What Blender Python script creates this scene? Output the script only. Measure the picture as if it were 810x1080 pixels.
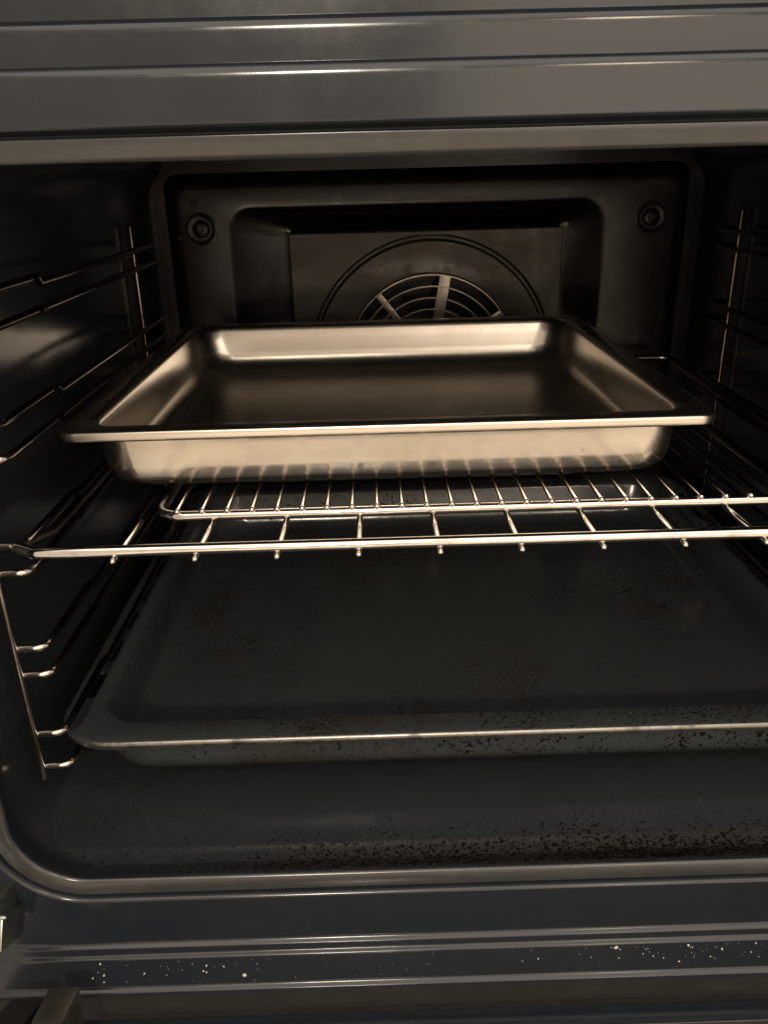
import bpy, bmesh, math, random
from mathutils import Vector, Matrix
random.seed(7)
for o in list(bpy.data.objects): bpy.data.objects.remove(o)
S = bpy.context.scene
COL = S.collection
# ------------------------------------------------------------------ camera
cam = bpy.data.cameras.new('camera'); co = bpy.data.objects.new('camera', cam); COL.objects.link(co)
cam.sensor_fit = 'HORIZONTAL'; cam.sensor_width = 36.0; cam.lens = 36.0*847.0906/810.0
cam.clip_start = 0.01; cam.clip_end = 100
FW = Vector((0.00581066, 0.92121070, -0.38902067)); RT = Vector((0.99956393, -0.01661385, -0.02441188)); UP = Vector((0.02895161, 0.38870918, 0.92090552))
M = Matrix((RT, UP, -FW)).transposed().to_4x4(); M.translation = Vector((-.00733, -.35755, .16442))
co.matrix_world = M
S.camera = co
# ------------------------------------------------------------------ surrounding kitchen light (even, warm), lamps and added fill lights
w = bpy.data.worlds.new('World'); S.world = w; w.use_nodes = True
bg = w.node_tree.nodes['Background']
bg.inputs[0].default_value = (1.0, .81, .62, 1); bg.inputs[1].default_value = 0.75
def lamp(name, loc, target, size, sizey, power, color, shape='RECTANGLE'):
    l = bpy.data.lights.new(name, 'AREA'); l.shape = shape; l.size = size
    if shape in ('RECTANGLE', 'ELLIPSE'): l.size_y = sizey
    l.energy = power; l.color = color
    o = bpy.data.objects.new(name, l); COL.objects.link(o); o.location = loc
    o.rotation_euler = (Vector(target)-Vector(loc)).to_track_quat('-Z', 'Y').to_euler()
    return o
lamp('kitchen_lamp', (.62, -1.8, .95), (0, .1, 0), .20, .20, 3.5, (1, .82, .60), 'DISK')
lamp('ceiling_lamp', (-.16, -1.9, .95), (0, 0, .1), .13, .15, 18, (1, .88, .70))
lamp('lit_wall_fill', (.95, -2.4, .45), (0, 0, .05), 1.5, 1.0, 7.5, (1, .86, .70))  # broad area light standing in for an unseen lit wall
lamp('ceiling_bounce', (.2, -1.1, 1.5), (.1, -.5, 0), 2.2, 1.3, 14, (1, .90, .80))  # area light added as bounce from the unseen ceiling
lamp('floor_bounce_fill', (.25, -1.5, -.72), (0, 0, 0), 2.0, 1.2, 4.5, (1, .74, .46))  # added to brighten the pan front, standing in for floor bounce
vs = S.view_settings
vs.view_transform = 'Standard'; vs.look = 'None'; vs.exposure = 0; vs.gamma = 1; vs.use_curve_mapping = False
S.render.engine = 'CYCLES'
S.cycles.max_bounces = 10; S.cycles.glossy_bounces = 8; S.cycles.sample_clamp_indirect = 6

# ------------------------------------------------------------------ materials
def mat(name):
    m = bpy.data.materials.new(name); m.use_nodes = True
    nt = m.node_tree; return m, nt, nt.nodes['Principled BSDF']
def nd(nt, t, **k):
    n = nt.nodes.new(t)
    for a, v in k.items():
        if a in n.inputs: n.inputs[a].default_value = v
        else: setattr(n, a, v)
    return n
def coords(nt, scale=(1, 1, 1)):
    tc = nd(nt, 'ShaderNodeTexCoord'); mp = nd(nt, 'ShaderNodeMapping'); mp.inputs['Scale'].default_value = scale
    nt.links.new(tc.outputs['Object'], mp.inputs[0]); return mp.outputs[0]
def noise(nt, vec, scale, detail=6, rough=.6):
    n = nd(nt, 'ShaderNodeTexNoise', Scale=scale, Detail=detail, Roughness=rough); nt.links.new(vec, n.inputs['Vector']); return n.outputs['Fac']
def ramp(nt, fac, stops):
    r = nd(nt, 'ShaderNodeValToRGB'); e = r.color_ramp.elements
    while len(e) < len(stops): e.new(.5)
    for q, (p, c) in zip(e, stops):
        q.position = p; q.color = c if len(c) == 4 else (*c, 1)
    nt.links.new(fac, r.inputs[0]); return r.outputs[0]
def g(v): return (v, v, v, 1)
def math_(nt, op, a, b=None, c=None):
    n = nd(nt, 'ShaderNodeMath', operation=op)
    for i, v in enumerate((a, b, c)):
        if v is None: continue
        if isinstance(v, (int, float)): n.inputs[i].default_value = v
        else: nt.links.new(v, n.inputs[i])
    return n.outputs[0]
def mix(nt, fac, a, b):
    n = nd(nt, 'ShaderNodeMix', data_type='RGBA')
    if isinstance(fac, (int, float)): n.inputs[0].default_value = fac
    else: nt.links.new(fac, n.inputs[0])
    for i, v in ((6, a), (7, b)):
        if isinstance(v, tuple): n.inputs[i].default_value = v if len(v) == 4 else (*v, 1)
        else: nt.links.new(v, n.inputs[i])
    return n.outputs[2]
def bump(nt, b, h, strength, dist):
    n = nd(nt, 'ShaderNodeBump', Strength=strength, Distance=dist); nt.links.new(h, n.inputs['Height']); nt.links.new(n.outputs[0], b.inputs['Normal'])
def sep(nt, vec):
    n = nd(nt, 'ShaderNodeSeparateXYZ'); nt.links.new(vec, n.inputs[0]); return n.outputs
def band(nt, v, a, b, c, d):
    n1 = nd(nt, 'ShaderNodeMapRange'); n1.inputs[1].default_value = a; n1.inputs[2].default_value = b; n1.interpolation_type = 'SMOOTHSTEP'; nt.links.new(v, n1.inputs[0])
    n2 = nd(nt, 'ShaderNodeMapRange'); n2.inputs[1].default_value = c; n2.inputs[2].default_value = d; n2.inputs[3].default_value = 1; n2.inputs[4].default_value = 0; n2.interpolation_type = 'SMOOTHSTEP'; nt.links.new(v, n2.inputs[0])
    return math_(nt, 'MULTIPLY', n1.outputs[0], n2.outputs[0])

def enamel(name, col, rough, ior=1.55, mottling=.25, film=(.05, .035, .022), filmamt=.15, bumpd=.0006, rv=1.6):
    m, nt, b = mat(name); v = coords(nt)
    n1 = noise(nt, v, 14, 5); n2 = noise(nt, v, 900, 2); n3 = noise(nt, v, 45, 8, .7)
    c = mix(nt, ramp(nt, n1, [(.3, g(0)), (.75, g(mottling))]), tuple(col), tuple(x*.55 for x in col))
    c = mix(nt, ramp(nt, n3, [(.5, g(0)), (.72, g(filmamt))]), c, film)
    c = mix(nt, ramp(nt, n2, [(.70, g(0)), (.76, g(.35))]), c, tuple(min(1, x*2.6+.01) for x in col))
    nt.links.new(c, b.inputs['Base Color'])
    r = ramp(nt, n3, [(.3, g(rough*.85)), (.75, g(min(1, rough*rv)))]); nt.links.new(r, b.inputs['Roughness'])
    b.inputs['IOR'].default_value = ior
    bump(nt, b, noise(nt, v, 22, 2), .35, bumpd)
    return m, nt, b, c
MAT = {}
MAT['front'] = enamel('blue_black_front_enamel', (.0150, .0190, .026), .15, 1.55, .2, (.045, .038, .032), .14, .0006, 1.45)[0]
MAT['lip'] = enamel('grey_beige_lip_enamel', (.036, .037, .038), .19, 1.6, .3, (.09, .07, .05), .25, .0004, 1.5)[0]
MAT['back'] = enamel('brown_stained_back_enamel', (.010, .0085, .0075), .28, 1.46, .5, (.06, .040, .025), .25, .0010)[0]
MAT['recess'] = enamel('recess_shade_enamel', (.0045, .004, .004), .20, 1.42, .5, (.02, .012, .008), .15, .0008)[0]  # dark reflection in recess and far end painted in as near-black colour
MAT['fancover'] = enamel('baked_fan_cover_enamel', (.055, .042, .032), .36, 1.5, .5, (.11, .072, .042), .45, .0010)[0]
MAT['dark'] = enamel('unlit_black_steel', (.006, .006, .006), .5)[0]
# cavity liner: black enamel with a burnt grease belt along the front of the floor
m, nt, b, c = enamel('cavity_enamel', (.025, .0305, .036), .16, 1.55, .4, (.024, .021, .017), .10, .0008, 1.25)
v = coords(nt); x, y, z = sep(nt, v)
fl = band(nt, z, -.30, -.25, -.1765, -.171)
belt = math_(nt, 'MULTIPLY', math_(nt, 'MULTIPLY', band(nt, y, -.045, -.036, -.034, .012), ramp(nt, band(nt, x, -.19, .02, .20, .40), [(0, g(.1)), (1, g(1))])), fl)
gr = noise(nt, coords(nt, (1, 1.2, 1)), 430, 6, .70); big = noise(nt, coords(nt, (.5, 1, 1)), 16, 4)
dep = math_(nt, 'ADD', math_(nt, 'MULTIPLY', belt, .62), math_(nt, 'MULTIPLY', math_(nt, 'SUBTRACT', big, .5), 1.1))
crust = ramp(nt, math_(nt, 'ADD', math_(nt, 'MULTIPLY', dep, .26), gr), [(.635, g(0)), (.665, g(1))])
crust = math_(nt, 'MULTIPLY', crust, fl)
haze_ = math_(nt, 'MULTIPLY', ramp(nt, dep, [(.2, g(0)), (.7, g(.42))]), fl)
c = mix(nt, haze_, c, (.060, .036, .021)); c = mix(nt, crust, c, (.005, .003, .002))
nt.links.new(ramp(nt, crust, [(0, g(.5)), (1, g(.06))]), b.inputs['Specular IOR Level'])
nt.links.new(c, b.inputs['Base Color'])
old = b.inputs['Roughness'].links[0].from_socket
rr = mix(nt, math_(nt, 'MAXIMUM', crust, haze_), old, g(.62)); nt.links.new(rr, b.inputs['Roughness'])
bn = b.inputs['Normal'].links[0].from_node
hh = math_(nt, 'ADD', noise(nt, v, 22, 2), math_(nt, 'MULTIPLY', crust, .8)); nt.links.new(hh, bn.inputs['Height'])
MAT['liner'] = m
# baking tray enamel: charcoal with burnt flecks and rust
m, nt, b, c = enamel('tray_enamel', (.040, .0455, .049), .17, 1.58, .4, (.05, .044, .036), .2, .0012, 1.4)
v = coords(nt); x, y, z = sep(nt, v)
fine = noise(nt, coords(nt, (1, 1.5, 1)), 420, 4, .62); patch = noise(nt, v, 9, 3); patch2 = noise(nt, v, 26, 3)
cl = math_(nt, 'ADD', math_(nt, 'MULTIPLY', math_(nt, 'SUBTRACT', patch, .5), .32), math_(nt, 'MULTIPLY', math_(nt, 'SUBTRACT', patch2, .5), .28))
rim = math_(nt, 'MULTIPLY', band(nt, y, .012, .018, .03, .05), band(nt, x, -.03, .08, .22, .30))
fle = ramp(nt, math_(nt, 'ADD', math_(nt, 'ADD', fine, cl), math_(nt, 'MULTIPLY', rim, .08)), [(.640, g(0)), (.675, g(1))])
c = mix(nt, fle, c, (.004, .003, .0025))
rust = ramp(nt, math_(nt, 'ADD', math_(nt, 'MULTIPLY', noise(nt, v, 30, 6, .7), .55), math_(nt, 'MULTIPLY', patch, .5)), [(.56, g(0)), (.70, g(.5))])
c = mix(nt, rust, c, (.034, .021, .013))
nt.links.new(c, b.inputs['Base Color'])
old = b.inputs['Roughness'].links[0].from_socket
nt.links.new(mix(nt, fle, old, g(.7)), b.inputs['Roughness'])
bn = b.inputs['Normal'].links[0].from_node
nt.links.new(math_(nt, 'ADD', noise(nt, v, 22, 2), math_(nt, 'MULTIPLY', fle, .4)), bn.inputs['Height'])
nt.links.new(ramp(nt, fle, [(0, g(.5)), (1, g(.05))]), b.inputs['Specular IOR Level'])
MAT['tray'] = m
def metal(name, col, r0, r1, tarn, scale=(1, 1, 1), bd=.0003, tarncol=(.22, .13, .07), ts=60, depth_shade=None):
    m, nt, b = mat(name); v = coords(nt, scale); vo = coords(nt)
    b.inputs['Metallic'].default_value = 1
    n1 = noise(nt, v, 120, 5); n2 = noise(nt, vo, ts, 7, .7); n3 = noise(nt, vo, 12, 3)
    c = mix(nt, ramp(nt, n2, [(.50, g(0)), (.72, g(tarn))]), tuple(col), tarncol)
    c = mix(nt, ramp(nt, n3, [(.35, g(.0)), (.7, g(.25))]), c, tuple(x*.7 for x in col))
    if depth_shade:  # shade put into the wire colour, darker with depth into the oven
        yy = sep(nt, vo)[1]; mr = nd(nt, 'ShaderNodeMapRange'); mr.inputs[1].default_value = depth_shade[0]; mr.inputs[2].default_value = depth_shade[1]; mr.inputs[4].default_value = depth_shade[2]
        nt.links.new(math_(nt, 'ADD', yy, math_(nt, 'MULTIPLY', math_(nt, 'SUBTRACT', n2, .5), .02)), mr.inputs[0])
        c = mix(nt, mr.outputs[0], c, depth_shade[3])
    nt.links.new(c, b.inputs['Base Color'])
    nt.links.new(ramp(nt, n1, [(.3, g(r0)), (.7, g(r1))]), b.inputs['Roughness'])
    bump(nt, b, n1, .25, bd)
    return m
MAT['chrome'] = metal('rack_wire_chrome', (.82, .78, .73), .09, .18, .5, bd=.00002, depth_shade=(.045, .070, .88, (.22, .185, .15)))  # wires painted darker behind their front ends, for shade near the pan
MAT['rail'] = metal('side_rail_chrome', (.62, .58, .53), .12, .22, .6, bd=.00012, ts=220, depth_shade=(.014, .035, .93, (.12, .10, .08)))  # rails painted darker inwards, for the dark cavity they mirror
MAT['steel'] = metal('brushed_stainless_steel', (.79, .735, .665), .215, .235, .08, (.25, 3, 3), .000002, (.46, .38, .29), 25)
m = MAT['steel']; nt = m.node_tree; b = nt.nodes['Principled BSDF']
old = b.inputs['Roughness'].links[0].from_socket
scr = ramp(nt, noise(nt, coords(nt, (1.5, 60, 60)), 9, 4, .75), [(.56, g(0)), (.70, g(.022))])
scr2 = ramp(nt, noise(nt, coords(nt, (55, 2.2, 40)), 8, 4, .75), [(.60, g(0)), (.72, g(.02))])
smd = ramp(nt, noise(nt, coords(nt), 20, 5, .6), [(.45, g(0)), (.75, g(.045))])
nt.links.new(math_(nt, 'ADD', math_(nt, 'ADD', old, scr), math_(nt, 'ADD', scr2, smd)), b.inputs['Roughness'])
oc = b.inputs['Base Color'].links[0].from_socket
spot = ramp(nt, noise(nt, coords(nt), 150, 4, .6), [(.69, g(0)), (.74, g(.5))])
tint = ramp(nt, noise(nt, coords(nt, (1, 1, 2)), 11, 4), [(.45, g(0)), (.75, g(.22))])
nt.links.new(mix(nt, spot, mix(nt, tint, oc, (.70, .56, .40)), (.30, .24, .18)), b.inputs['Base Color'])
MAT['zinc'] = metal('zinc_hinge_steel', (.36, .38, .36), .28, .45, .6)
MAT['grille'] = metal('sooty_grille_steel', (.34, .29, .245), .28, .40, .6, tarncol=(.10, .07, .05))
MAT['worn_edge'] = metal('tray_edge_worn_to_steel', (.30, .285, .265), .26, .42, .95, tarncol=(.04, .037, .034), ts=110)
MAT['brass'] = metal('brass_pin', (.85, .70, .42), .2, .35, .2)
MAT['hinge_cover'] = metal('dull_hinge_cover', (.20, .19, .175), .35, .5, .6)
m, nt, b = mat('door_glass'); b.inputs['Base Color'].default_value = (.012, .012, .013, 1); b.inputs['Roughness'].default_value = .06
nn = noise(nt, coords(nt), 20, 5); nt.links.new(ramp(nt, nn, [(.3, g(.05)), (.8, g(.3))]), b.inputs['Roughness']); MAT['glass'] = m
m, nt, b = mat('dry_crumb'); nn = noise(nt, coords(nt), 60, 2)
nt.links.new(ramp(nt, nn, [(.35, (.55, .50, .44)), (.55, (.66, .66, .66))]), b.inputs['Base Color']); b.inputs['Roughness'].default_value = .8; MAT['crumb'] = m

# ------------------------------------------------------------------ helpers
def link(name, me, material, parent=None, smooth=True, angle=40):
    o = bpy.data.objects.new(name, me); COL.objects.link(o)
    if material and not me.materials: me.materials.append(MAT[material])
    if parent: o.parent = parent
    if smooth and len(me.polygons):
        me.polygons.foreach_set('use_smooth', [True]*len(me.polygons))
        try: me.set_sharp_from_angle(angle=math.radians(angle))
        except Exception: pass
    return o
def from_bm(name, bm, material, parent=None, smooth=True, angle=40, fix=True):
    if fix: bmesh.ops.recalc_face_normals(bm, faces=bm.faces)
    me = bpy.data.meshes.new(name); bm.to_mesh(me); bm.free(); return link(name, me, material, parent, smooth, angle)
def empty(name, loc=(0, 0, 0), label=None, cat=None, group=None):
    o = bpy.data.objects.new(name, None); COL.objects.link(o); o.location = loc; o.empty_display_size = .02
    if label: o['label'] = label
    if cat: o['category'] = cat
    if group: o['group'] = group
    return o
def fillet(pts, r, n=6, closed=False):
    """round the corners of a polyline"""
    pts = [Vector(p) for p in pts]; out = []; N = len(pts)
    for i, p in enumerate(pts):
        if not closed and i in (0, N-1): out.append(p); continue
        a = pts[i-1]; b = pts[(i+1) % N]; d1 = (a-p); d2 = (b-p)
        rr = r[i] if isinstance(r, (list, tuple)) else r
        l1, l2 = d1.length, d2.length; d1.normalize(); d2.normalize()
        ang = d1.angle(d2)
        if ang > math.radians(178) or rr <= 0: out.append(p); continue
        t = min(rr/math.tan(ang/2), l1*.48, l2*.48)
        p0 = p+d1*t; p1 = p+d2*t
        for k in range(n+1):
            s = k/n; out.append(p0*(1-s)**2 + p*2*s*(1-s) + p1*s*s)
    return out
def tube(bm, path, r, seg=10, closed=False, cap=True, round_ends=False):
    path = [Vector(p) for p in path]
    radii = [r]*len(path)
    if round_ends and not closed:
        d0 = (path[0]-path[1]).normalized(); d1 = (path[-1]-path[-2]).normalized()
        pre = [path[0]+d0*(r*.95), path[0]+d0*(r*.75), path[0]+d0*(r*.4)]; post = [path[-1]+d1*(r*.4), path[-1]+d1*(r*.75), path[-1]+d1*(r*.95)]
        path = pre+path+post; radii = [r*.3, r*.66, r*.92]+radii+[r*.92, r*.66, r*.3]
    N = len(path); rings = []; prev = None
    for i, p in enumerate(path):
        if closed: t = (path[(i+1) % N]-path[i-1])
        else: t = path[min(i+1, N-1)]-path[max(i-1, 0)]
        t.normalize()
        if prev is None:
            ref = Vector((0, 0, 1)) if abs(t.z) < .9 else Vector((1, 0, 0)); u = t.cross(ref).normalized()
        else:
            u = (prev - t*prev.dot(t)).normalized()
        prev = u; v = t.cross(u)
        rings.append([bm.verts.new(p+(u*math.cos(a)+v*math.sin(a))*radii[i]) for a in [2*math.pi*k/seg for k in range(seg)]])
    for i in range(N if closed else N-1):
        A, B = rings[i], rings[(i+1) % N]
        for k in range(seg): bm.faces.new((A[k], A[(k+1) % seg], B[(k+1) % seg], B[k]))
    if cap and not closed: bm.faces.new(rings[0]); bm.faces.new(rings[-1])
def tube_obj(name, path, r, material, parent, **k):
    bm = bmesh.new(); tube(bm, path, r, **k); return from_bm(name, bm, material, parent, angle=60)
def rrect(x0, x1, y0, y1, r, n=8):
    r = max(r, .0004); P = []
    for (cx, cy, a0) in ((x1-r, y1-r, 0), (x0+r, y1-r, 90), (x0+r, y0+r, 180), (x1-r, y0+r, 270)):
        for k in range(n+1):
            a = math.radians(a0+90*k/n); P.append((cx+r*math.cos(a), cy+r*math.sin(a)))
    return P
def loft(bm, loops, cap_start=False, cap_end=False):
    L = [[bm.verts.new(p) for p in lp] for lp in loops]; N = len(L[0])
    for A, B in zip(L, L[1:]):
        for k in range(N): bm.faces.new((A[k], A[(k+1) % N], B[(k+1) % N], B[k]))
    if cap_start: bm.faces.new(L[0])
    if cap_end: bm.faces.new(L[-1])
    return L
def box(bm, c, s, bev=0, rot=None):
    r = bmesh.ops.create_cube(bm, size=1); vs_ = r['verts']
    for v in vs_: v.co = Vector((v.co.x*s[0], v.co.y*s[1], v.co.z*s[2]))
    if bev:
        es = list({e for v in vs_ for e in v.link_edges})
        bb = bmesh.ops.bevel(bm, geom=es, offset=bev, segments=2, affect='EDGES', profile=.6); vs_ = list({v for f in bb['faces'] for v in f.verts} | {v for v in vs_ if v.is_valid})
    for v in vs_:
        if rot: v.co = rot @ v.co
        v.co += Vector(c)
def extrude_profile(bm, prof, x0, x1, nx=1):
    """open profile of (y, z) pulled along x"""
    rows = [[bm.verts.new((x0+(x1-x0)*i/nx, y, z)) for (y, z) in prof] for i in range(nx+1)]
    for A, B in zip(rows, rows[1:]):
        for k in range(len(prof)-1): bm.faces.new((A[k], A[k+1], B[k+1], B[k]))
def prof_fillet(pts, r, n=6): return [(p.y, p.z) for p in fillet([(0, y, z) for y, z in pts], r, n)]

# ------------------------------------------------------------------ oven
XL, XR, ZB, ZT = -.213, .308, -.182, .180        # liner inside
OXL, OXR, OZB, OZT = -.2005, .296, -.1745, .170    # opening of the front lip
YF, YB = -.045, .462
oven = empty('oven', (.0475, .2, -.30), 'blue-black enamelled oven seen through its open front, holding rack and tray', 'oven')
def part(o, parent=None):
    """keep world placement when parenting to the oven empty"""
    o.parent = parent or oven
    if parent is None: o.matrix_parent_inverse = Matrix.Translation(-oven.location)
    return o
# liner: rounded tunnel, closed at the back by the back panel
bm = bmesh.new()
def sec(y, o, r): return [(px, y, pz) for px, pz in rrect(XL-o, XR+o, ZB-o, ZT+o, r, 10)]
loops = [sec(.475, -.03, .03), sec(.475, 0, .035)]
for yv in (.46, .457, .40, .3, .2, .1, .03, -.010, -.0145): loops.append(sec(yv, 0, .038))
def sec2(y, o, r): return [(px, y, pz) for px, pz in rrect(OXL-o, OXR+o, OZB-o, OZT+o, r, 10)]
# rolled lip: from liner wall inwards over a bead, then a flat band, a groove and the face plate
for (yv, o, r) in ((-.021, .0100, .040), (-.028, .0060, .039), (-.033, .0030, .038), (-.0365, .0012, .037), (-.0385, .0003, .0365), (-.0398, 0, .036), (-.0408, .0003, .0365), (-.0415, .0012, .037),
                   (-.0418, .0020, .038), (-.0432, .0074, .043), (-.0431, .0080, .0435), (-.0422, .0084, .044), (-.0408, .0087, .0445), (-.0402, .0094, .045), (-.0415, .0101, .0455), (-.0437, .0105, .046), (-.0447, .0111, .0465), (-.0450, .0120, .047)):
    loops.append(sec2(yv, o, r))
L = loft(bm, loops, cap_start=True)
liner = part(from_bm('cavity_liner', bm, 'liner', None, angle=50))
# the lip belongs to the bright front enamel: faces in front of y=-.03
liner.data.materials.append(MAT['front']); liner.data.materials.append(MAT['recess']); liner.data.materials.append(MAT['lip'])
for p in liner.data.polygons:
    if p.center.y < -.0385: p.material_index = 1
    if -.0440 < p.center.y < -.0400 and abs(p.normal.y) > .55: p.material_index = 3
    if p.center.y > .461: p.material_index = 2
# face plate round the opening
FX0, FX1, FZ0, FZ1 = -.275, .37, -.2085, .1835
bm = bmesh.new()
ring = sec2(-.0450, .0120, .047); outer = []
for (x, y, z) in ring:
    cx, cz = (OXL+OXR)/2, (OZB+OZT)/2
    dx, dz = x-cx, z-cz
    hx0, hx1, hz0, hz1 = cx-FX0, FX1-cx, cz-FZ0, FZ1-cz
    s = min((hx1/dx if dx > 0 else -hx0/dx) if abs(dx) > 1e-9 else 1e9, (hz1/dz if dz > 0 else -hz0/dz) if abs(dz) > 1e-9 else 1e9)
    outer.append((x+dx*(s-1), -.0450, z+dz*(s-1)))
A = [bm.verts.new(p) for p in ring]; B = [bm.verts.new(p) for p in outer]; N = len(A)
for k in range(N): bm.faces.new((A[k], A[(k+1) % N], B[(k+1) % N], B[k]))
cor = [bm.verts.new((x, -.0450, z)) for x, z in ((FX1, FZ1), (FX0, FZ1), (FX0, FZ0), (FX1, FZ0))]
for cvert in cor:   # corner triangles
    best = None
    for k in range(N):
        p, q = B[k].co, B[(k+1) % N].co
        if abs(p.x-q.x) > 1e-6 and abs(p.z-q.z) > 1e-6:
            d = ((p+q)/2-cvert.co).length
            if best is None or d < best[0]: best = (d, k)
    if best and best[0] < .2: bm.faces.new((B[best[1]], cvert, B[(best[1]+1) % N]))
front = part(from_bm('front_frame', bm, 'front', None))
# sill below the opening: fillet, ridge, sloping crumb band, rounded nose
prof = prof_fillet([(-.0450, -.2085), (-.0450, -.2165), (-.0474, -.2180), (-.0478, -.2222), (-.0500, -.2232), (-.0520, -.2420), (-.0545, -.2432), (-.0547, -.2462), (-.0535, -.2468), (-.048, -.2468)],
                   [0, .0025, .0010, .0014, .0016, .003, .0010, .001, .001, 0], 7)
bm = bmesh.new(); extrude_profile(bm, prof, FX0, FX1); sill = part(from_bm('sill', bm, 'front', None, angle=75))
# header above the opening
prof = prof_fillet([(-.0450, .1835), (-.0450, .1900), (-.0450, .2010), (-.0280, .2003), (-.0280, .2060), (-.0280, .2175), (-.0110, .2168), (-.0110, .2600), (-.005, .2600)],
                   [0, 0, .0075, .0003, 0, .0075, .0003, .002, 0], 16)
bm = bmesh.new(); extrude_profile(bm, prof, FX0, FX1); header = part(from_bm('header', bm, 'front', None, angle=75))
# outer casing behind the front
bm = bmesh.new()
box(bm, (.0475, .235, .2625), (.645, .56, .004)); box(bm, (.0475, .237, -.2495), (.645, .572, .004)); box(bm, (.0475, .52, 0), (.645, .004, .53))
box(bm, (-.2765, .235, 0), (.004, .56, .53)); box(bm, (.3715, .235, 0), (.004, .56, .53))
box(bm, (.0475, -.0475, -.303), (.645, .004, .102))
part(from_bm('outer_casing', bm, 'dark', None, smooth=False))
# ---- back panel: border, deep recess, fan cover
YP = .452
def ploop(x0, x1, z0, z1, r, y): return [(px, y, pz) for px, pz in rrect(x0, x1, z0, z1, r, 8)]
bm = bmesh.new()
loft(bm, [ploop(-.205, .300, -.176, .168, .014, .4745), ploop(-.2035, .2985, -.172, .166, .014, .467), ploop(-.2005, .2955, -.168, .1635, .014, .4605), ploop(-.196, .291, -.164, .160, .014, .4558), ploop(-.191, .286, -.164, .157, .014, .4532), ploop(-.1855, .2805, -.160, .1535, .014, YP),
          ploop(-.146, .2185, -.14, .1395, .024, YP), ploop(-.1430, .2155, -.1375, .137, .022, YP+.0008), ploop(-.140, .2125, -.1350, .1345, .020, YP+.0026), ploop(-.100, .1905, -.1180, .1200, .012, YP+.0195), ploop(-.0890, .1797, -.1115, .1140, .003, YP+.0215),
          ploop(-.080, .170, -.1, .105, .003, YP+.0225)], cap_end=True)
back = part(from_bm('back_panel', bm, 'back', None, angle=55))
back.data.materials.append(MAT['recess'])
for p in back.data.polygons:
    if p.center.y > YP+.0008 and -.147 < p.center.x < .219 and -.141 < p.center.z < .140: p.material_index = 1
FCX, FCZ = .0496, -.013
bm = bmesh.new(); NA = 144
px0, px1, pz0, pz1 = -.0868, .1775, -.110, .1125
def sq(a):
    c_, s_ = math.cos(a), math.sin(a)
    t = min(((px1-FCX) if c_ > 0 else (px0-FCX))/c_ if abs(c_) > 1e-6 else 9, ((pz1-FCZ) if s_ > 0 else (pz0-FCZ))/s_ if abs(s_) > 1e-6 else 9)
    return t
angs = sorted([2*math.pi*k/NA for k in range(NA)]+[math.atan2(zz-FCZ, xx-FCX) % (2*math.pi) for xx in (px0, px1) for zz in (pz0, pz1)])
yq = YP+.004
def circ(rr_, y): return [(FCX+rr_*math.cos(a), y, FCZ+rr_*math.sin(a)) for a in angs]
def sqr(inset, y): return [(FCX+(sq(a)-inset)*math.cos(a), y, FCZ+(sq(a)-inset)*math.sin(a)) for a in angs]
def capr(a, r_): return min(r_, sq(a)-.004)
def circc(rr_, y): return [(FCX+capr(a, rr_)*math.cos(a), y, FCZ+capr(a, rr_)*math.sin(a)) for a in angs]
rows = [sqr(0, YP+.021), sqr(0, yq+.001), sqr(.0012, yq)]
for rr_, y in ((.1225, yq), (.1215, yq+.002), (.1200, yq+.0045), (.1180, yq+.0045), (.1165, yq+.002), (.1155, yq-.0005)): rows.append(circc(rr_, y))
for rr_, y in ((.088, yq-.0005), (.0862, yq), (.0855, yq+.004), (.0855, yq+.022)): rows.append(circ(rr_, y))
loft(bm, rows)
fanc = part(from_bm('fan_cover', bm, 'fancover', None, angle=35), None)
# fan well and fan behind the grille
bm = bmesh.new(); loft(bm, [circ(.0853, yq+.0225), circ(.03, yq+.0225)], cap_end=True); o = part(from_bm('fan_well', bm, 'dark', None)); o.parent = fanc; o.matrix_parent_inverse = Matrix.Identity(4)
bm = bmesh.new()
for k in range(10):
    a = 2*math.pi*k/10+.2
    R_ = Matrix.Rotation(-a, 3, 'Y') @ Matrix.Rotation(math.radians(35), 3, 'X')
    d = Matrix.Rotation(-a, 3, 'Y') @ Vector((.05, 0, 0))
    box(bm, (FCX+d.x, yq+.016, FCZ+d.z), (.05, .0012, .012), 0, R_)
o = from_bm('fan', bm, 'zinc', fanc)
# grille rings and spokes (each its own piece)
spokes = [80, 128, 33, 176, 224, 272, 320, -5]
for rr_, wd in ((.0845, .0022), (.0735, .0022), (.0625, .0022), (.0515, .0022), (.034, .003)):
    bm = bmesh.new()
    pr = [(rr_-wd/2, yq+.001), (rr_-wd/2*.6, yq-.0014), (rr_+wd/2*.6, yq-.0014), (rr_+wd/2, yq+.001), (rr_+wd/2, yq+.003), (rr_-wd/2, yq+.003)]
    Lr = [circ(a_, y) for a_, y in pr]; loft(bm, Lr+[Lr[0]]); bmesh.ops.remove_doubles(bm, verts=bm.verts, dist=1e-6)
    from_bm('grille_ring', bm, 'grille', fanc)
for k, a in enumerate(spokes):
    a = math.radians(a); wd = .011 if k == 0 else .0065
    bm = bmesh.new(); box(bm, (FCX+.059*math.cos(a), yq+.0008, FCZ+.059*math.sin(a)), (.052, .0035, wd), .0006, Matrix.Rotation(-a, 3, 'Y'))
    from_bm('grille_spoke', bm, 'grille', fanc)
bm = bmesh.new(); loft(bm, [circ(.0345, yq+.002), circ(.034, yq-.0005), circ(.030, yq-.0015)], cap_end=True); from_bm('grille_hub', bm, 'fancover', fanc)
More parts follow.
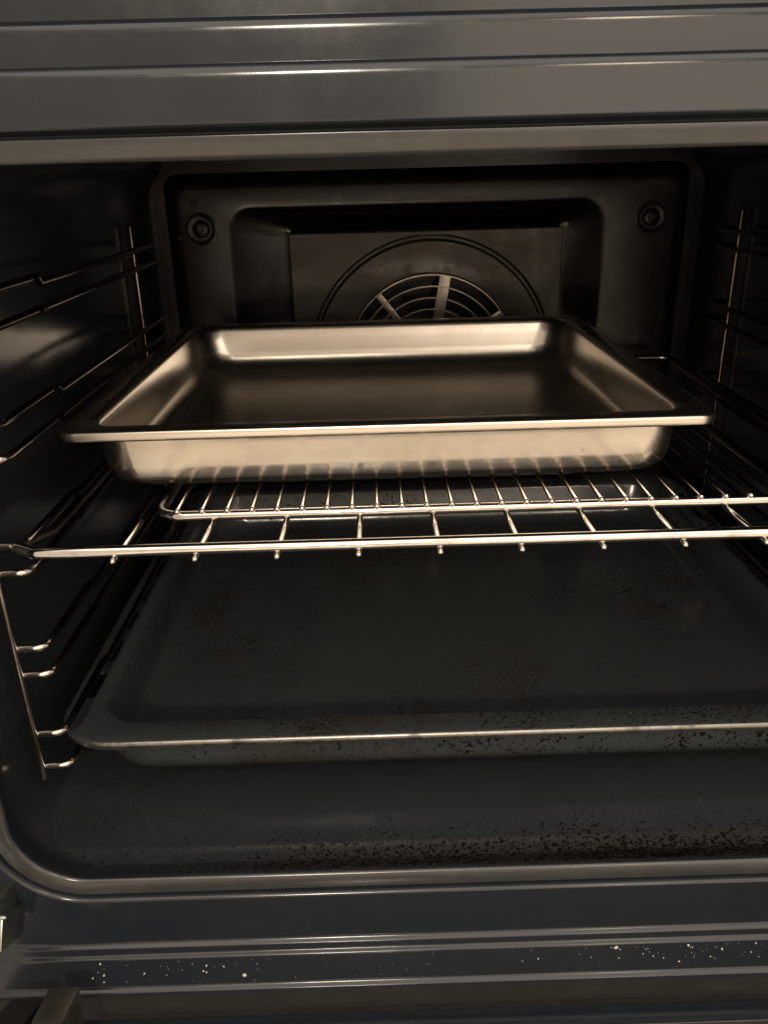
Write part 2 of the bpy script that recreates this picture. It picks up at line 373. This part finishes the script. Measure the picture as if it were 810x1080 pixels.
# screws
for sx in (-.168, .2586):
    e = None
    bm = bmesh.new()
    def ring_at(r_, y): return [(sx+r_*math.cos(2*math.pi*k/32), y, .1192+r_*math.sin(2*math.pi*k/32)) for k in range(32)]
    loft(bm, [ring_at(.0150, YP+.0005), ring_at(.0148, YP-.0012), ring_at(.0132, YP-.0018), ring_at(.0118, YP-.0010), ring_at(.0100, YP-.0004), ring_at(.0082, YP-.0006), ring_at(.0080, YP-.0036), ring_at(.0068, YP-.0050), ring_at(.0040, YP-.0055), ring_at(.0036, YP-.0030)], cap_end=True)
    o = from_bm('screw', bm, 'back', back)
for hx, hz in ((-.1735, .1425), (-.1895, .112)):
    bm = bmesh.new(); r_ = .0028
    loft(bm, [[(hx+q*math.cos(2*math.pi*k/16), yy, hz+q*math.sin(2*math.pi*k/16)) for k in range(16)] for q, yy in ((.0032, YP-.0003), (.0028, YP-.0006), (.0024, YP-.0002))], cap_end=True)
    from_bm('vent_hole', bm, 'dark', back)
# parts below the panel inherit the oven offset through it
# ---- side racks: two upright rods, five pairs of rail wires
LV = ((.1145, .1010), (.0545, .0410), (-.0078, -.0200), (-.0680, -.0815), (-.1235, -.1430))
def side_rack(xrod, xin):
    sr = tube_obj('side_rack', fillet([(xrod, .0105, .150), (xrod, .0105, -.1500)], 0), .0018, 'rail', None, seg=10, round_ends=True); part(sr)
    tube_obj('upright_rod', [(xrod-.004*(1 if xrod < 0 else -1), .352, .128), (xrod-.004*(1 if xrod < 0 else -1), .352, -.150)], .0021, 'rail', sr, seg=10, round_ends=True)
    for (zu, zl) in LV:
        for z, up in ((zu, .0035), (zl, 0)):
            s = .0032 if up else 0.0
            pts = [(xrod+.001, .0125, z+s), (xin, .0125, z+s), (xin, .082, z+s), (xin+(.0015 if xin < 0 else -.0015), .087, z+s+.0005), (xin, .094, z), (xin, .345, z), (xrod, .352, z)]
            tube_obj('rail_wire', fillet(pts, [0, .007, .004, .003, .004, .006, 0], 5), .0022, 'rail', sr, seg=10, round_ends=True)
    return sr
side_rack(-.2035, -.1875); side_rack(.2985, .2825)
# ---- hinge at the lower left and the open door
hg = empty('hinge', (0, 0, 0)); part(hg); hg.matrix_parent_inverse = Matrix.Translation(-oven.location)
def rotx(d): return Matrix.Rotation(math.radians(d), 3, 'X')
def mirror_hinge(sx):
    X = lambda x: x if sx < 0 else .095-x
    bm = bmesh.new(); box(bm, (X(-.2085), -.057, -.180), (.012, .022, .026), .0012, rotx(-20)); from_bm('hinge_bracket', bm, 'zinc', hg)
    bm = bmesh.new(); box(bm, (X(-.2015), -.058, -.186), (.0022, .026, .016), .0006, rotx(-32)); from_bm('hinge_plate', bm, 'zinc', hg)
    tube_obj('hinge_pin', [(X(-.2110), -.064, -.173), (X(-.2000), -.064, -.173)], .0014, 'zinc', hg, seg=12, round_ends=True)
    bm = bmesh.new(); box(bm, (X(-.1765), -.0860, -.2270), (.016, .030, .026), .0015, rotx(-12)); from_bm('hinge_cover', bm, 'hinge_cover', hg)
    bm = bmesh.new(); box(bm, (X(-.196), -.085, -.222), (.018, .03, .012), .002, rotx(-30)); from_bm('hinge_arm', bm, 'dark', hg)
mirror_hinge(-1); mirror_hinge(1)
bm = bmesh.new(); box(bm, (.0475, -.0600, -.2650), (.62, .010, .006), .002); part(from_bm('lower_trim', bm, 'front', None))
dr = empty('door', (0, 0, 0)); part(dr)
bm = bmesh.new(); box(bm, (.0475, -.275, -.300), (.60, .40, .030), .006); from_bm('door_body', bm, 'front', dr)
bm = bmesh.new(); box(bm, (.0475, -.275, -.2838), (.50, .34, .004), .001); from_bm('door_glass', bm, 'glass', dr)

# ------------------------------------------------------------------ wire rack
rack = empty('wire_rack', (.0475, .21, -.012), 'chromed wire oven shelf pulled level under the steel pan', 'oven rack')
def rp(o): o.parent = rack; o.matrix_parent_inverse = Matrix.Translation(-rack.location); return o
RX0, RX1, RY1 = -.1885, .2835, .424
zf = -.0032
path = [(-.150, 0, zf), (RX0+.012, 0, zf), (RX0, .006, zf+.001), (RX0, .05, -.0139), (RX0, RY1-.03, -.0139), (RX0, RY1, -.009), (RX1, RY1, -.009), (RX1, RY1-.03, -.0139), (RX1, .05, -.0139), (RX1, .006, zf+.001), (RX1-.012, 0, zf)]
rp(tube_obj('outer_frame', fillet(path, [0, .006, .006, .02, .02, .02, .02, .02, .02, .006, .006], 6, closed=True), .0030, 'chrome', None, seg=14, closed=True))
IX0, IX1, IY0, IY1 = -.1285, .2235, .0455, .402
zi = -.0048
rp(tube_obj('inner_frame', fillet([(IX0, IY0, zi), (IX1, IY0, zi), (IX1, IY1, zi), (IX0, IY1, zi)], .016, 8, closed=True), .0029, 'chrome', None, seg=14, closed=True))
proto = None
for i in range(25):
    x = -.1166+i*.01352
    if proto is None:
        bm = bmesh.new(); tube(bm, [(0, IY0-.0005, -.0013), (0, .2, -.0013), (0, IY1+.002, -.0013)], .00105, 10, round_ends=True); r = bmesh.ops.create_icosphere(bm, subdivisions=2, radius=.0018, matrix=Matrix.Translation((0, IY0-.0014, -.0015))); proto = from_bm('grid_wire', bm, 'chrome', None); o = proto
    else:
        o = proto.copy(); COL.objects.link(o)
    rp(o); o.location = (x, 0, 0)
proto = None
for i in range(10):
    x = -.1383+i*.0401
    if proto is None:
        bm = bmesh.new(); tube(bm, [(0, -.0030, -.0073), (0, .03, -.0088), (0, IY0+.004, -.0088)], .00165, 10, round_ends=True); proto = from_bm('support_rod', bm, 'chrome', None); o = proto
    else:
        o = proto.copy(); COL.objects.link(o)
    rp(o); o.location = (x, 0, 0)
for yy in (.225, .345):
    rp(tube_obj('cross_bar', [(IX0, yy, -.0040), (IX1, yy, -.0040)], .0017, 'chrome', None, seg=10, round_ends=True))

# ------------------------------------------------------------------ steel pan
PW, PD, PH = .3610, .3340, .040
pan = empty('steel_pan', (-.0009, .0588+PD/2, 0), 'shallow rectangular stainless steel pan standing on the wire shelf', 'pan')
pan.rotation_euler = (0, 0, math.radians(.03))
def plp(o, z, r): return [(px, py, z) for px, py in rrect(-PW/2+o, PW/2-o, -PD/2+o, PD/2-o, r, 12)]
bm = bmesh.new()
inner = [(.0010, .0338, .0105), (.0003, .0344, .011), (.0001, .0352, .011), (0, .0382, .011), (.0003, .0392, .011), (.0012, .0398, .011), (.0040, .0400, .011), (.0118, .0397, .014), (.0133, .0389, .018), (.0143, .0373, .021), (.0149, .0350, .023), (.0160, .027, .025),
         (.0171, .0175, .027), (.0180, .0110, .029), (.0200, .0066, .031), (.0232, .0034, .032), (.0270, .0017, .033), (.0320, .0009, .034), (.050, .0008, .03), (.09, .00075, .02)]
outr = [(.09, .00005, .02), (.050, .00005, .03), (.0265, .0001, .030), (.0225, .0006, .029), (.0191, .0022, .027), (.0169, .0046, .025), (.0156, .0080, .023), (.0149, .0140, .0215), (.0142, .027, .020), (.0135, .0348, .019), (.0127, .0368, .018), (.0112, .0388, .016), (.0044, .0389, .011), (.0024, .0378, .0105), (.0022, .0340, .0105)]
loft(bm, [plp(*a) for a in inner], cap_end=True)
nb = len(bm.verts)
loft(bm, [plp(*a) for a in outr]+[plp(*inner[0])], cap_start=True)
bmesh.ops.remove_doubles(bm, verts=bm.verts, dist=1e-6)
body = from_bm('pan_body', bm, 'steel', pan, angle=60)

# ------------------------------------------------------------------ baking tray
tray = empty('baking_tray', (.0475, .217, -.1645), 'charcoal enamelled baking tray with burnt flecks on the lowest runners', 'baking tray')
TX0, TX1, TY0, TY1 = -.2005, .2955, .0140, .424
def tlp(o, z, r): return [(px, py, z) for px, py in rrect(TX0+o, TX1-o, TY0+o, TY1-o, r, 12)]
zr = -.1300
bm = bmesh.new()
tin = [(.0010, zr-.0056, .034), (.0001, zr-.0040, .034), (0, zr-.0014, .034), (.0008, zr-.0003, .034), (.0024, zr, .034), (.0185, zr-.0006, .030), (.0205, zr-.0018, .030), (.0222, zr-.0042, .030), (.0245, zr-.0260, .032), (.0262, zr-.0325, .034), (.0305, zr-.0366, .036), (.0370, zr-.0378, .036), (.06, zr-.0378, .03)]
tout = [(.06, zr-.0392, .03), (.034, zr-.0392, .036), (.0262, zr-.0384, .036), (.0212, zr-.0358, .034), (.0186, zr-.0310, .033), (.0172, zr-.0240, .032), (.0145, zr-.0046, .030), (.0132, zr-.0024, .030), (.0120, zr-.0018, .030), (.0036, zr-.0014, .033), (.0026, zr-.0022, .033), (.0024, zr-.0056, .033)]
loft(bm, [tlp(*a) for a in tin], cap_end=True); loft(bm, [tlp(*a) for a in tout]+[tlp(*tin[0])], cap_start=True)
bmesh.ops.remove_doubles(bm, verts=bm.verts, dist=1e-6)
tb = from_bm('tray_body', bm, 'tray', None, smooth=False)
bm = bmesh.new()
for xs in (TX0+.0105, TX1-.0105):
    for k in range(8):
        yc = .072+k*.0405
        lp = [(px, py) for px, py in rrect(xs-.0034, xs+.0034, yc-.0140, yc+.0140, .0033, 4)]
        loft(bm, [[(a, c_, zr-.01) for a, c_ in lp], [(a, c_, zr+.01) for a, c_ in lp]], True, True)
cut = from_bm('slot_cutter', bm, None, None, smooth=False)
md = tb.modifiers.new('slots', 'BOOLEAN'); md.operation = 'DIFFERENCE'; md.object = cut; md.solver = 'EXACT'
dg = bpy.context.evaluated_depsgraph_get(); me = bpy.data.meshes.new_from_object(tb.evaluated_get(dg))
tb.modifiers.clear(); bpy.data.objects.remove(cut); bpy.data.objects.remove(tb)
me.materials.append(MAT['worn_edge'])
for p in me.polygons:
    q = p.center
    if q.z > zr-.0034 and min(q.x-TX0, TX1-q.x, q.y-TY0, TY1-q.y) < .0014: p.material_index = 1
tb = link('tray_body', me, 'tray', None, True, 45); tb.parent = tray; tb.matrix_parent_inverse = Matrix.Translation(-tray.location)

# ------------------------------------------------------------------ crumbs on the sill
bm = bmesh.new()
spots = [(-.165, .05, 2.0), (-.164, .55, 1.8), (-.108, .30, 2.2), (-.088, .70, 2.6), (-.13, .62, 1.3), (.072, .45, 1.6), (.172, .30, 1.8), (.190, .12, 1.7)]
spots += [(random.gauss(.145, .030), random.triangular(0, .8, .15), random.lognormvariate(-.25, .5)) for _ in range(48)]
spots += [(random.uniform(-.17, .19), random.uniform(0, .95), random.uniform(.25, .6)) for _ in range(46)]
spots += [(random.gauss(-.110, .030), random.uniform(0.1, .95), random.lognormvariate(-.3, .55)) for _ in range(26)]
for i, (x, t, k) in enumerate(spots):
    t = max(.12, t)
    y = -.0500-.0020*t; z = -.2232-.0180*t
    s = .00027*k
    r = bmesh.ops.create_icosphere(bm, subdivisions=1, radius=1)
    sx, sy, sz = [s*random.uniform(.55, 1.7) for _ in range(3)]
    for v in r['verts']: v.co = Vector((v.co.x*sx*random.uniform(.7, 1.3), v.co.y*sy, v.co.z*sz*random.uniform(.7, 1.2)))+Vector((x, y-.0001, z))
cr = from_bm('crumbs', bm, 'crumb', None, smooth=False)
cr['kind'] = 'stuff'; cr['label'] = 'tiny white dry crumbs scattered on the sill below the opening'; cr['category'] = 'crumbs'
